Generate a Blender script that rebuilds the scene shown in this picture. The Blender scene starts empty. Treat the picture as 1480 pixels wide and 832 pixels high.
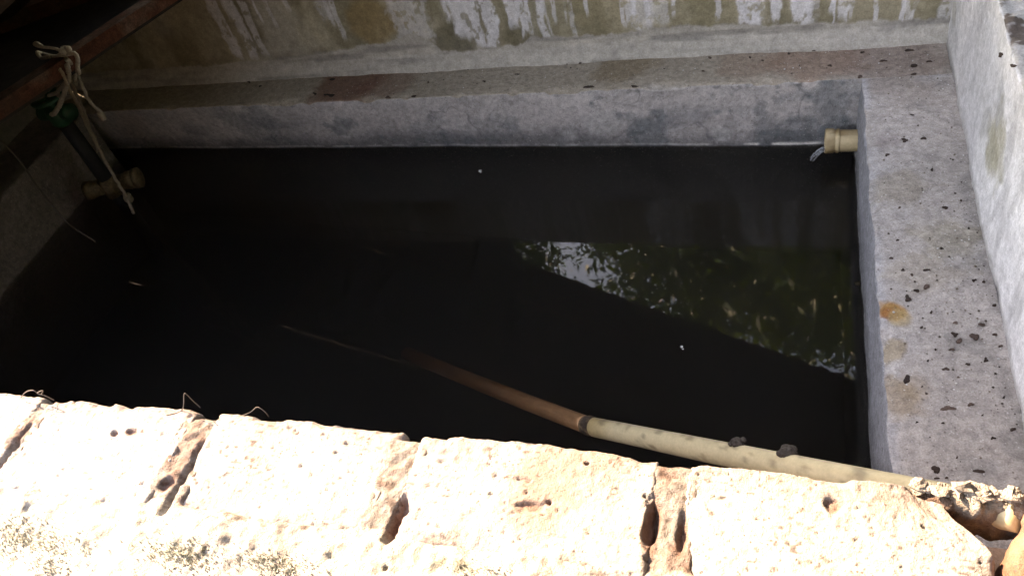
import bpy, math, random
import numpy as np
from mathutils import Matrix, Vector
random.seed(7)
RNG = np.random.default_rng(11)
scene = bpy.context.scene
COL = scene.collection
U = 0.353                      # one build unit = one brick and a half, in metres

# ------------------------------------------------------------------ camera calibration
F_PX, PITCH, ROLL, YAW = 1163.18, 0.785953, -0.296974, -0.453462
CAM = np.array([-0.367275, -3.626454, 2.827686])
WR, WB, LH, FY, TOP = 0.395, 0.312, 0.40, -2.573, 1.05   # right ledge, back ledge, ledge height, brick wall, wall tops

def cam_axes():
    p, r, y = PITCH, ROLL, YAW
    fw = np.array([math.sin(y)*math.cos(p), math.cos(y)*math.cos(p), -math.sin(p)])
    rt = np.array([math.cos(y), -math.sin(y), 0.0]); up = np.cross(rt, fw)
    return math.cos(r)*rt+math.sin(r)*up, math.cos(r)*up-math.sin(r)*rt, fw
RT, UP, FW = cam_axes()
def ray(px, py): return FW + RT*(px-740)/F_PX - UP*(py-416)/F_PX
def on(px, py, axis, val):       # measured point on a known plane
    d = ray(px, py); t = (val-CAM[axis])/d[axis]; return CAM+t*d
def onz(px, py, z): return on(px, py, 2, z)
def ony(px, py, y): return on(px, py, 1, y)
def onx(px, py, x): return on(px, py, 0, x)

# ------------------------------------------------------------------ numpy noise
def _h(i, j, k, s):
    n = (i*374761393 + j*668265263 + k*2147483647*0 + k*1274126177 + s*974711) & 0xFFFFFFFF
    n = ((n ^ (n >> 13))*1274126177) & 0xFFFFFFFF
    n = (n ^ (n >> 16)) & 0xFFFFFF
    return n/float(0xFFFFFF)
def vnoise(x, y, z, s=0):
    x, y, z = np.broadcast_arrays(np.asarray(x, float), np.asarray(y, float), np.asarray(z, float))
    i, j, k = np.floor(x).astype(np.int64), np.floor(y).astype(np.int64), np.floor(z).astype(np.int64)
    a, b, c = x-i, y-j, z-k
    a, b, c = a*a*(3-2*a), b*b*(3-2*b), c*c*(3-2*c)
    out = 0
    for di in (0, 1):
        for dj in (0, 1):
            for dk in (0, 1):
                w = (a if di else 1-a)*(b if dj else 1-b)*(c if dk else 1-c)
                out = out + w*_h(i+di, j+dj, k+dk, s)
    return out
def fbm(x, y, z, f=1.0, o=4, s=0, g=0.5):
    t, a, n = 0, 1.0, 0
    for q in range(o):
        t = t + a*vnoise(x*f+q*7.3, y*f+q*3.1, z*f+q*5.7, s+q*17); n += a; a *= g; f *= 2.07
    return t/n
def sm(e0, e1, x):
    t = np.clip((x-e0)/(e1-e0), 0, 1); return t*t*(3-2*t)
def mixc(c, d, m):
    m = np.clip(m, 0, 1)[:, None]; return c*(1-m)+np.asarray(d)[None, :]*m
def full(n, c): return np.tile(np.asarray(c, float), (n, 1))

# ------------------------------------------------------------------ objects
def tag(o, label=None, cat=None, group=None, kind=None):
    if label: o['label'] = label
    if cat: o['category'] = cat
    if group: o['group'] = group
    if kind: o['kind'] = kind
    return o
def thing(name, base, label, cat, group=None):
    o = bpy.data.objects.new(name, None); COL.objects.link(o)
    o.location = Vector([float(v)*U for v in base]); o.empty_display_size = .05
    return tag(o, label, cat, group)
def root_base(p):
    b = Vector((0, 0, 0))
    while p is not None: b = b+p.location; p = p.parent
    return b
def mesh(name, V, F, mat, parent=None, col=None, smooth=True, base=None):
    V = np.asarray(V, float)*U
    b = root_base(parent) if parent is not None else Vector([float(v)*U for v in (base if base is not None else (0, 0, 0))])
    V = V-np.array(b)
    me = bpy.data.meshes.new(name)
    me.from_pydata(V.tolist(), [], [tuple(int(q) for q in f) for f in F]); me.update()
    if smooth: me.polygons.foreach_set('use_smooth', [True]*len(me.polygons))
    if col is not None:
        at = me.color_attributes.new('Col', 'FLOAT_COLOR', 'POINT')
        c4 = np.ones((len(V), 4), np.float32); c4[:, :3] = np.clip(col, 0.004, 0.95)
        at.data.foreach_set('color', c4.ravel())
    me.materials.append(mat)
    o = bpy.data.objects.new(name, me); COL.objects.link(o)
    if parent is not None: o.parent = parent
    else: o.location = b
    return o

def tube(path, rad, n=14, cap=True):
    path = [np.asarray(p, float) for p in path]; m = len(path)
    rad = [rad]*m if np.isscalar(rad) else list(rad)
    V, F = [], []; prev = None
    for i, p in enumerate(path):
        t = path[min(i+1, m-1)]-path[max(i-1, 0)]; t = t/(np.linalg.norm(t)+1e-12)
        if prev is None:
            a = np.array([0, 0, 1.0]) if abs(t[2]) < .9 else np.array([1.0, 0, 0])
            u = np.cross(t, a)
        else: u = prev-t*(prev@t)
        u = u/np.linalg.norm(u); w = np.cross(t, u); prev = u
        for k in range(n):
            a = 2*math.pi*k/n; V.append(p+rad[i]*(u*math.cos(a)+w*math.sin(a)))
    for i in range(m-1):
        for k in range(n):
            F.append((i*n+k, i*n+(k+1) % n, (i+1)*n+(k+1) % n, (i+1)*n+k))
    if cap: F.append(tuple(range(n))[::-1]); F.append(tuple((m-1)*n+k for k in range(n)))
    return np.array(V), F
def join(parts):
    V, F, o = [], [], 0
    for v, f in parts:
        V.append(np.asarray(v, float)); F += [tuple(q+o for q in t) for t in f]; o += len(v)
    return np.vstack(V), F
def spline(pts, n):
    pts = [np.asarray(p, float) for p in pts]; out = []
    P = [2*pts[0]-pts[1]]+pts+[2*pts[-1]-pts[-2]]
    for i in range(1, len(P)-2):
        for k in range(n):
            t = k/n
            out.append(.5*((2*P[i])+(-P[i-1]+P[i+1])*t+(2*P[i-1]-5*P[i]+4*P[i+1]-P[i+2])*t*t+(-P[i-1]+3*P[i]-3*P[i+1]+P[i+2])*t**3))
    out.append(pts[-1]); return out
def boxm(x0, x1, y0, y1, z0, z1):
    V = [(x, y, z) for z in (z0, z1) for y in (y0, y1) for x in (x0, x1)]
    return np.array(V, float), [(0, 2, 3, 1), (4, 5, 7, 6), (0, 1, 5, 4), (2, 6, 7, 3), (0, 4, 6, 2), (1, 3, 7, 5)]
def dense_profile(corners, round_n=3):
    """corners: list of (a, b, samples to the next corner), closed"""
    pts = []
    m = len(corners)
    for i, (a, b, n) in enumerate(corners):
        a2, b2, _ = corners[(i+1) % m]
        for k in range(n): pts.append((a+(a2-a)*k/n, b+(b2-b)*k/n))
    P = np.array(pts)
    for _ in range(round_n):
        Q = .25*np.roll(P, 1, 0)+.5*P+.25*np.roll(P, -1, 0)
        d = np.linalg.norm(np.roll(P, 1, 0)-P, axis=1)+np.linalg.norm(np.roll(P, -1, 0)-P, axis=1)
        P = np.where((d < .05)[:, None], Q, P)
    return P
def extrude(P, axis, ss, disp=None):
    """closed profile P in the plane across `axis` ('x': (y,z), 'y': (x,z)), swept over stations ss"""
    m, n = len(P), len(ss)
    T = np.roll(P, -1, 0)-np.roll(P, 1, 0)
    N2 = np.stack([T[:, 1], -T[:, 0]], 1); N2 /= np.linalg.norm(N2, axis=1)[:, None]+1e-9
    ar = np.sum(P[:, 0]*np.roll(P[:, 1], -1)-np.roll(P[:, 0], -1)*P[:, 1])
    if ar < 0: N2 = -N2
    A = np.repeat(P[:, None, :], n, 1); NN = np.repeat(N2[:, None, :], n, 1); S = np.repeat(np.asarray(ss)[None, :], m, 0)
    if axis == 'x':
        V = np.stack([S, A[..., 0], A[..., 1]], -1).reshape(-1, 3); N = np.stack([0*S, NN[..., 0], NN[..., 1]], -1).reshape(-1, 3)
    else:
        V = np.stack([A[..., 0], S, A[..., 1]], -1).reshape(-1, 3); N = np.stack([NN[..., 0], 0*S, NN[..., 1]], -1).reshape(-1, 3)
    if disp is not None: V = disp(V, N)
    idx = np.arange(m*n).reshape(m, n); F = []
    flip = (ar > 0) == (axis == 'x')
    for i in range(m):
        j = (i+1) % m
        a, b, c, d = idx[i, :-1], idx[i, 1:], idx[j, 1:], idx[j, :-1]
        q = np.stack([a, d, c, b] if not flip else [a, b, c, d], 1)
        F += q.tolist()
    F.append(idx[:, 0].tolist()); F.append(idx[::-1, -1].tolist())
    return V, F, N

# ------------------------------------------------------------------ materials
def nmat(name):
    m = bpy.data.materials.new(name); m.use_nodes = True
    nt = m.node_tree; b = nt.nodes['Principled BSDF']; return m, nt, b
def nd(nt, t, **k):
    n = nt.nodes.new(t)
    for a, v in k.items():
        if a in n.inputs: n.inputs[a].default_value = v
        else: setattr(n, a, v)
    return n
def mix_rgb(nt, blend, fac, a, b):
    n = nt.nodes.new('ShaderNodeMix'); n.data_type = 'RGBA'; n.blend_type = blend
    for sock, v in ((n.inputs[0], fac), (n.inputs[6], a), (n.inputs[7], b)):
        if hasattr(v, 'is_linked'): nt.links.new(v, sock)
        else: sock.default_value = v
    return n.outputs[2]
def ramp(nt, src, stops):
    r = nt.nodes.new('ShaderNodeValToRGB'); nt.links.new(src, r.inputs[0])
    el = r.color_ramp.elements
    while len(el) < len(stops): el.new(.5)
    for e, (p, c) in zip(el, stops):
        e.position = p; e.color = (c, c, c, 1) if np.isscalar(c) else (*c, 1)
    return r.outputs[0]
def grit_mat(name, col=None, scale=90, amp=.35, bump=.5, rough=.92, spec=.25, white=.0, pits=.0, dist=.004):
    """mineral surface: vertex or plain colour, two scales of mottling, pale grains, pits, bump"""
    m, nt, b = nmat(name)
    tc = nd(nt, 'ShaderNodeTexCoord'); gen = tc.outputs['Object']
    n1 = nd(nt, 'ShaderNodeTexNoise', Scale=scale, Detail=6.0, Roughness=.65); nt.links.new(gen, n1.inputs['Vector'])
    n2 = nd(nt, 'ShaderNodeTexNoise', Scale=scale*5.1, Detail=3.0, Roughness=.6); nt.links.new(gen, n2.inputs['Vector'])
    if col is None:
        a = nd(nt, 'ShaderNodeAttribute', attribute_name='Col'); src = a.outputs['Color']
    else:
        r = nd(nt, 'ShaderNodeRGB'); r.outputs[0].default_value = (*col, 1); src = r.outputs[0]
    c = mix_rgb(nt, 'MULTIPLY', 1.0, src, ramp(nt, n1.outputs['Fac'], [(.25, 1-amp), (.75, 1+amp*.6)]))
    c = mix_rgb(nt, 'MULTIPLY', 1.0, c, ramp(nt, n2.outputs['Fac'], [(.3, 1-amp*.6), (.7, 1+amp*.4)]))
    if white:
        n3 = nd(nt, 'ShaderNodeTexNoise', Scale=scale*3.3, Detail=2.0); nt.links.new(gen, n3.inputs['Vector'])
        c = mix_rgb(nt, 'MIX', ramp(nt, n3.outputs['Fac'], [(.66, 0), (.74, white)]), c, (.72, .70, .68, 1))
    h = n1.outputs['Fac']
    if pits:
        v = nd(nt, 'ShaderNodeTexVoronoi', Scale=scale*1.7); nt.links.new(gen, v.inputs['Vector'])
        n4 = nd(nt, 'ShaderNodeTexNoise', Scale=scale*.35, Detail=3.0); nt.links.new(gen, n4.inputs['Vector'])
        pr = ramp(nt, v.outputs['Distance'], [(.13, 1), (.28, 0)])
        gate = ramp(nt, n4.outputs['Fac'], [(.49, 0), (.60, pits)])
        pm = mix_rgb(nt, 'MULTIPLY', 1.0, pr, gate)
        c = mix_rgb(nt, 'MIX', pm, c, (.10, .075, .065, 1))
    nt.links.new(c, b.inputs['Base Color'])
    b.inputs['Roughness'].default_value = rough; b.inputs['Specular IOR Level'].default_value = spec
    add = nd(nt, 'ShaderNodeMath', operation='ADD'); nt.links.new(n1.outputs['Fac'], add.inputs[0])
    ml = nd(nt, 'ShaderNodeMath', operation='MULTIPLY'); ml.inputs[1].default_value = .35
    nt.links.new(n2.outputs['Fac'], ml.inputs[0]); nt.links.new(ml.outputs[0], add.inputs[1])
    bp = nd(nt, 'ShaderNodeBump', Strength=bump, Distance=dist); nt.links.new(add.outputs[0], bp.inputs['Height'])
    nt.links.new(bp.outputs['Normal'], b.inputs['Normal'])
    return m
M_PLASTER = grit_mat('plaster', None, 70, .32, .7)
M_CEMENT = grit_mat('cement', None, 95, .40, .8, white=.55, pits=.55)
M_BRICK = grit_mat('limewashed_brick', None, 130, .26, .9, pits=1.0, dist=.003)
M_MORTAR = grit_mat('mortar', None, 160, .4, 1.0, pits=.8, dist=.005)
M_PIPE = grit_mat('plastic', None, 60, .14, .12, rough=.5, spec=.4)
M_RUST = grit_mat('rusty_steel', None, 80, .55, .6, rough=.85)
M_DARK = grit_mat('leaf_litter', (.075, .05, .042), 200, .5, .6)
M_BIT = grit_mat('dry_leaf', None, 200, .4, .6)
M_SOIL = grit_mat('soil', (.12, .095, .07), 6, .5, .6, dist=.02)
M_BLACKPIPE = grit_mat('black_plastic', (.022, .023, .025), 60, .3, .1, rough=.5)
M_GREEN = grit_mat('green_paint', (.014, .10, .058), 90, .35, .2, rough=.45, spec=.5)
M_CREAM = grit_mat('cream_plastic', (.16, .115, .065), 45, .7, .15, rough=.5)
M_STRING = grit_mat('string', (.46, .43, .39), 260, .35, .7)
M_TAN = grit_mat('tan_string', (.40, .33, .26), 260, .35, .7)
M_WIRE = grit_mat('wire', (.12, .10, .09), 200, .3, .2)
M_TABW = grit_mat('white_plastic', (.62, .60, .58), 60, .15, .1, rough=.5)
M_ROOF = grit_mat('roofing_steel', (.035, .03, .028), 12, .6, .2, rough=.8)
M_WOOD = grit_mat('timber', (.06, .045, .035), 30, .5, .4)
M_BARK = grit_mat('bark', (.10, .075, .05), 20, .5, .8, dist=.01)
M_MOSS = grit_mat('moss', (.36, .355, .29), 220, .5, .5)
def leaf_mat(name, c):
    m, nt, b = nmat(name)
    tc = nd(nt, 'ShaderNodeTexCoord'); n = nd(nt, 'ShaderNodeTexNoise', Scale=2.2, Detail=3.0)
    nt.links.new(tc.outputs['Object'], n.inputs['Vector'])
    r = nt.nodes.new('ShaderNodeValToRGB'); nt.links.new(n.outputs['Fac'], r.inputs[0])
    r.color_ramp.elements[0].position = .35; r.color_ramp.elements[1].position = .65
    r.color_ramp.elements[0].color = (c[0]*.5, c[1]*.55, c[2]*.5, 1); r.color_ramp.elements[1].color = (c[0]*1.5, c[1]*1.4, c[2]*1.2, 1)
    nt.links.new(r.outputs[0], b.inputs['Base Color']); b.inputs['Roughness'].default_value = .55
    tr = nd(nt, 'ShaderNodeBsdfTranslucent'); nt.links.new(r.outputs[0], tr.inputs[0])
    mx = nd(nt, 'ShaderNodeMixShader'); mx.inputs[0].default_value = .3
    nt.links.new(b.outputs[0], mx.inputs[1]); nt.links.new(tr.outputs[0], mx.inputs[2])
    nt.links.new(mx.outputs[0], nt.nodes['Material Output'].inputs[0]); return m
M_LEAF = leaf_mat('foliage', (.06, .10, .03)); M_LEAF2 = leaf_mat('light_foliage', (.09, .14, .03))

def water_mat():
    m, nt, b = nmat('dark_water'); nt.nodes.remove(b)
    out = nt.nodes['Material Output']
    g = nd(nt, 'ShaderNodeBsdfGlass', IOR=1.34, Roughness=0.018)
    tc = nd(nt, 'ShaderNodeTexCoord')
    n = nd(nt, 'ShaderNodeTexNoise', Scale=14.0, Detail=2.0, Roughness=.45); nt.links.new(tc.outputs['Object'], n.inputs['Vector'])
    bp = nd(nt, 'ShaderNodeBump', Strength=.10, Distance=.0014); nt.links.new(n.outputs['Fac'], bp.inputs['Height'])
    nt.links.new(bp.outputs['Normal'], g.inputs['Normal']); nt.links.new(g.outputs[0], out.inputs['Surface'])
    va = nd(nt, 'ShaderNodeVolumeAbsorption', Density=ABS); va.inputs['Color'].default_value = (.52, .44, .38, 1)
    vsn = nd(nt, 'ShaderNodeVolumeScatter', Density=1.1, Anisotropy=.2); vsn.inputs['Color'].default_value = (.8, .8, .78, 1)
    ad = nd(nt, 'ShaderNodeAddShader'); nt.links.new(va.outputs[0], ad.inputs[0]); nt.links.new(vsn.outputs[0], ad.inputs[1])
    nt.links.new(ad.outputs[0], out.inputs['Volume']); return m
ABS = 6.0
def clear_water():
    m, nt, b = nmat('falling_water')
    b.inputs['Base Color'].default_value = (.9, .93, .97, 1); b.inputs['Roughness'].default_value = .08
    b.inputs['IOR'].default_value = 1.33; b.inputs['Transmission Weight'].default_value = .75
    n = nd(nt, 'ShaderNodeTexNoise', Scale=120.0); bp = nd(nt, 'ShaderNodeBump', Strength=.5, Distance=.003)
    nt.links.new(n.outputs['Fac'], bp.inputs['Height']); nt.links.new(bp.outputs['Normal'], b.inputs['Normal'])
    return m
M_WATER = water_mat(); M_JET = clear_water()

# ------------------------------------------------------------------ setting
GZ = -1.5                       # ground level outside the tank
def ground():
    n = 60
    g = np.linspace(-1, 1, n); g = np.sign(g)*np.abs(g)**3*340
    X, Y = np.meshgrid(g, g, indexing='ij'); Z = GZ-.05+.06*fbm(X.ravel(), Y.ravel(), 0*X.ravel(), .8, 3)
    V = np.stack([X.ravel(), Y.ravel(), Z], 1); idx = np.arange(n*n).reshape(n, n)
    F = np.stack([idx[:-1, :-1], idx[1:, :-1], idx[1:, 1:], idx[:-1, 1:]], -1).reshape(-1, 4).tolist()
    tag(mesh('ground', V, F, M_SOIL), kind='structure')
ground()
XL = -4.8                       # left inner face
v, f = boxm(XL-.1, .1, FY-.1, .25, GZ+.06, GZ+.2)
tag(mesh('tank_floor', v, f, grit_mat('tank_mud', (.03, .026, .02), 20)), kind='structure')
v, f = boxm(XL-.06, .06, FY-.06, .2, GZ+.22, 0.0)
tag(mesh('water', v, f, M_WATER, smooth=False), kind='structure')

def undercut(x): return .12*np.clip(-x/4.6, 0, 1.2)      # the back face leans back under its lip towards the left
def rough_z(V, amp=.010):
    return amp*(fbm(V[:, 0], V[:, 1], V[:, 2], 7, 4, 3)-.5)+.006*(fbm(V[:, 0], V[:, 1], V[:, 2], 34, 3, 9)-.5)

# --- back wall
bw = thing('tank_wall', (-2.4, .5, GZ), 'long stained concrete back wall of the tank with whitewash drips above its ledge', 'wall')
def disp_bl(V, N):
    V = V.copy()
    V = V+N*(rough_z(V)+.02*(fbm(V[:, 0], V[:, 1], V[:, 2], 1.3, 2, 5)-.5))[:, None]
    m = (N[:, 1] < -.5)
    V[:, 1] += undercut(V[:, 0])*np.clip((LH-V[:, 2])/LH, 0, 1.3)*(V[:, 1] < .15)
    # chipped lip
    lip = np.exp(-((V[:, 2]-LH)/.02)**2-((V[:, 1])/.03)**2)
    V[:, 2] -= lip*.02*sm(.5, .75, fbm(V[:, 0], V[:, 1], 0*V[:, 0], 9, 3, 21))
    return V
P = dense_profile([(0, GZ, 4), (0, -.1, 90), (0, LH, 70), (WB+.004, LH, 6), (WB+.004, GZ, 4)])
xs = np.linspace(XL-.4, WR, 900)
V, F, N = extrude(P, 'x', xs, disp_bl)
def col_ledge_common(V):
    n = len(V); X, Y, Z = V.T
    c = full(n, (.43, .395, .37))
    c = c*(.8+.4*fbm(X, Y, Z, 5, 4, 31))[:, None]
    return c
def spot(V, p, r, s=0, k=.5, f=9):
    d = np.linalg.norm(V-np.asarray(p), axis=1)/r
    d = d*(1+k*2*(fbm(V[:, 0], V[:, 1], V[:, 2], f, 4, 40+s)-.5))
    return 1-sm(.55, 1.05, d)
def col_back_ledge(V, N):
    X, Y, Z = V.T
    c = col_ledge_common(V)
    top = N[:, 2] > .5
    # brown silt on the top, thinning out towards the right corner
    silt = sm(.35, .62, fbm(X, Y*2, Z, 3.0, 4, 8)+.25)*(1-.55*sm(-.5, .3, X))
    c = np.where(top[:, None], mixc(c, (.40, .325, .25), .7*silt), c)
    for px, py, r, cc, a in ((505, 122, .30, (.20, .085, .06), .75), (560, 118, .22, (.21, .10, .07), .5), (900, 95, .20, (.24, .17, .10), .6),
                             (1170, 82, .28, (.30, .15, .10), .5), (1080, 90, .2, (.30, .18, .13), .4), (1290, 75, .3, (.26, .16, .13), .45)):
        c = np.where(top[:, None], mixc(c, cc, a*spot(V, onz(px, py, LH), r, int(px))), c)
    # face
    face = ~top
    fc = full(len(V), (.53, .485, .475))*(.82+.36*fbm(X, Y, Z*1.4, 4, 4, 51))[:, None]
    fc = mixc(fc, (.40, .375, .375), .6*sm(.28, .42, Z)*sm(.4, .6, fbm(X, Y, Z, 8, 3, 52)))
    damp = sm(.17, .02, Z+.16*(fbm(X, Y, Z, 4, 4, 53)-.5))
    fc = mixc(fc, (.135, .135, .14), .8*damp)
    blu = sm(.56, .72, fbm(X, Y, Z, 3.2, 4, 54))*sm(.32, .12, Z)
    fc = mixc(fc, (.13, .15, .17), .7*blu)
    fc = fc*(.86+.28*fbm(X*2.2, Y, Z*.5, 16, 4, 59))[:, None]
    for px, py, r, a in ((487, 190, .09, .9), (355, 190, .16, .6), (385, 185, .12, .6), (925, 185, .10, .75), (940, 197, .14, .7), (1215, 130, .12, .55), (1190, 165, .13, .5), (700, 190, .12, .5), (1225, 190, .1, .8), (740, 195, .06, .7), (1205, 150, .10, .5), (1110, 195, .12, .6), (1160, 198, .10, .6), (620, 195, .12, .5)):
        fc = mixc(fc, (.11, .14, .155), .7*a*spot(V, ony(px, py, 0), r*1.15, int(px), 1.3, 13)*(.55+.6*fbm(X*1.6, Y, Z*.6, 22, 3, 58)))
    for px, py, r, a in ((860, 186, .10, .7), (1040, 198, .05, .8), (820, 200, .08, .6)):
        fc = mixc(fc, (.50, .48, .47), a*spot(V, ony(px, py, 0), r, int(px), .9))
    crack = 1-sm(.0, .018, np.abs(fbm(X, Y, Z, 5, 3, 77)-.5))
    fc = mixc(fc, (.12, .12, .13), .55*crack*sm(.62, .72, fbm(X, Y, Z, 2.6, 2, 78)))
    # pale lime line where the water stands
    wl = np.exp(-((Z-.010-.006*(fbm(X, Y, 0*Z, 5, 2, 76)-.5))/.007)**2)*(.32+1.3*sm(-1.1, -.3, X))*sm(.36, .52, fbm(X, Y, 0*Z, 14, 3, 79)+.06)
    fc = mixc(fc, (.85, .80, .74), np.clip(wl, 0, 1))
    fc = mixc(fc, (.05, .045, .04), sm(.004, -.03, Z))
    return np.where(face[:, None], fc, c)
mesh('ledge', V, F, M_CEMENT, bw, col_back_ledge(V, N))

def disp_up(V, N):
    d = .016*(fbm(V[:, 0], V[:, 1], V[:, 2], 3.2, 4, 61)-.5)+.004*(fbm(V[:, 0], V[:, 1], V[:, 2], 40, 2, 62)-.5)
    # cement fillet at the foot
    z = V[:, 2]
    fil = np.where(N[:, 1] < -.5, .05*sm(LH+.10, LH-.01, z), 0)
    return V+N*(d+fil)[:, None]
P = dense_profile([(WB, GZ, 4), (WB, LH-.02, 90), (WB, TOP+.02, 12), (WB+.31, TOP+.02, 4), (WB+.31, GZ, 4)])
xs = np.linspace(XL-.4, WR+.33, 1100)
V, F, N = extrude(P, 'x', xs, disp_up)
BANDPX = [(300, 95), (385, 86), (480, 74), (560, 62), (600, 47), (625, 60), (640, 74), (680, 75), (700, 68), (745, 66), (770, 54), (800, 53), (850, 51), (905, 47), (950, 40), (1060, 36), (1170, 36), (1250, 30), (1360, 26)]
bx = [ony(a, b, WB)[0] for a, b in BANDPX]; bz = [ony(a, b, WB)[2] for a, b in BANDPX]
STREAK = [(306, 10, 9, 84, .8), (332, 10, 8, 82, .85), (352, 10, 6, 80, .75), (470, 10, 12, 32, .45), (588, 10, 34, 60, .5), (662, 10, 14, 50, .9), (680, 10, 10, 70, .85), (703, 10, 10, 76, .95),
          (735, 10, 9, 40, .8), (750, 10, 6, 55, .85), (781, 10, 6, 60, .7), (925, 10, 18, 44, .5), (955, 10, 14, 34, .5), (1086, 10, 20, 40, .9), (1118, 10, 9, 30, .75), (1158, 10, 15, 37, .9), (1216, 10, 10, 30, .7), (1372, 10, 18, 60, .6)]
rs_ = random.Random(5)
for lo, hi, n in ((640, 835, 16), (1060, 1235, 13), (300, 480, 7), (845, 1040, 9), (1250, 1340, 4)):
    for _ in range(n): STREAK.append((rs_.uniform(lo, hi), 10, rs_.uniform(1.5, 4.5), rs_.uniform(14, 46 if lo > 830 else 60), rs_.uniform(.35, .9)))
def col_back_upper(V, N):
    X, Y, Z = V.T
    c = full(len(V), (.43, .38, .285))*(.72+.5*fbm(X, Y, Z*.7, 3.5, 5, 81))[:, None]
    c = mixc(c, (.22, .195, .13), .7*sm(.46, .64, fbm(X*1.3, Y, Z*.5, 4, 4, 82)))
    c = mixc(c, (.48, .45, .40), .7*sm(.52, .68, fbm(X, Y, Z*.6, 2.4, 4, 83)))
    zt = np.interp(X, bx, bz)
    low = np.clip((zt+.06-Z)/.12, 0, 1)                       # mould gathers just over the cement band
    c = mixc(c, (.10, .095, .06), .7*low*sm(.35, .6, fbm(X, Y, Z, 6, 3, 84)))
    for px, py, r, cc, a in ((535, 30, .22, (.30, .20, .09), .7), (700, 40, .16, (.16, .13, .08), .5), (870, 25, .2, (.28, .23, .14), .5), (1020, 15, .25, (.28, .24, .15), .5), (1290, 15, .25, (.29, .25, .17), .5), (655, 60, .14, (.11, .095, .06), .7), (750, 58, .12, (.12, .10, .06), .6)):
        c = mixc(c, cc, a*spot(V, ony(px, py, WB), r, int(px), .7, 7))
    for px, py, hw, bot, a in STREAK:
        p0 = ony(px, py, WB); w = abs(ony(px+hw, py, WB)[0]-p0[0]); zb = ony(px+(1086-px)/(1533-py)*(bot-py), bot, WB)[2]
        k = np.abs(X-p0[0]) < w*2.2+.06
        x_, y_, z_ = X[k], Y[k], Z[k]
        wob = .05*(fbm(x_*0+px, z_, z_*0, 6, 3, 85)-.5)
        ww = w*(.65+.7*fbm(x_*0+px*.7, z_, 0*z_, 9, 3, 86))
        e = np.abs(x_-p0[0]-wob)/ww+.5*(fbm(x_, y_, z_*.5, 22, 3, 87)-.5)+.7*(fbm(x_, y_, z_*.6, 60, 3, 95)-.5)
        m = (1-sm(.7, 1.1, e))*sm(zb-.03, zb+.03, z_+.08*(fbm(x_, y_, 0*z_, 30, 2, 88)-.5))
        m = m*(.7+.5*fbm(x_, y_, z_*.4, 14, 3, 89))*(1-.8*sm(.58, .66, fbm(x_, y_, z_*.7, 34, 3, 97)))
        c[k] = mixc(c[k], (.70, .69, .72), min(1.0, a*1.12)*m)
    edge = zt+.035*(fbm(X, Y, 0*Z, 20, 3, 90)-.5)+.012*(fbm(X, Y, 0*Z, 70, 2, 91)-.5)
    band = sm(edge+.008, edge-.008, Z)
    bc = full(len(V), (.47, .435, .395))*(.75+.45*fbm(X*.7, Y, Z*4, 5, 4, 92))[:, None]
    bc = mixc(bc, (.21, .20, .19), .55*sm(.5, .65, fbm(X*.6, Y, Z*6, 4, 4, 94)))
    bc = mixc(bc, (.47, .44, .40), .8*np.exp(-((Z-LH-.022-.012*(fbm(X, Y, 0*Z, 3, 2, 93)-.5))/.016)**2)*sm(-3.4, -1.2, X))
    c = c*(1-band[:, None])+bc*band[:, None]
    return c
mesh('upper_wall', V, F, M_PLASTER, bw, col_back_upper(V, N))

# --- right wall
rw = thing('tank_wall', (.5, -1.2, GZ), 'pale whitewashed right wall of the tank above its speckled grey ledge', 'wall')
def disp_rl(V, N):
    V = V+N*(rough_z(V, .012)+.016*(fbm(V[:, 0], V[:, 1], V[:, 2], 1.6, 2, 6)-.5))[:, None]
    lip = np.exp(-((V[:, 2]-LH)/.025)**2-((V[:, 0])/.03)**2)
    V[:, 2] -= lip*.022*sm(.48, .7, fbm(0*V[:, 0], V[:, 1], 0*V[:, 0], 9, 3, 22))
    V[:, 0] += lip*.02*(fbm(0*V[:, 0], V[:, 1], 0*V[:, 0], 12, 3, 23)-.4)
    return V
P = dense_profile([(WR+.004, GZ, 4), (WR+.004, LH, 90), (0, LH, 80), (0, -.1, 4), (0, GZ, 4)])
ys = np.linspace(FY+.002, -.0005, 700)
V, F, N = extrude(P, 'y', ys, disp_rl)
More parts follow.
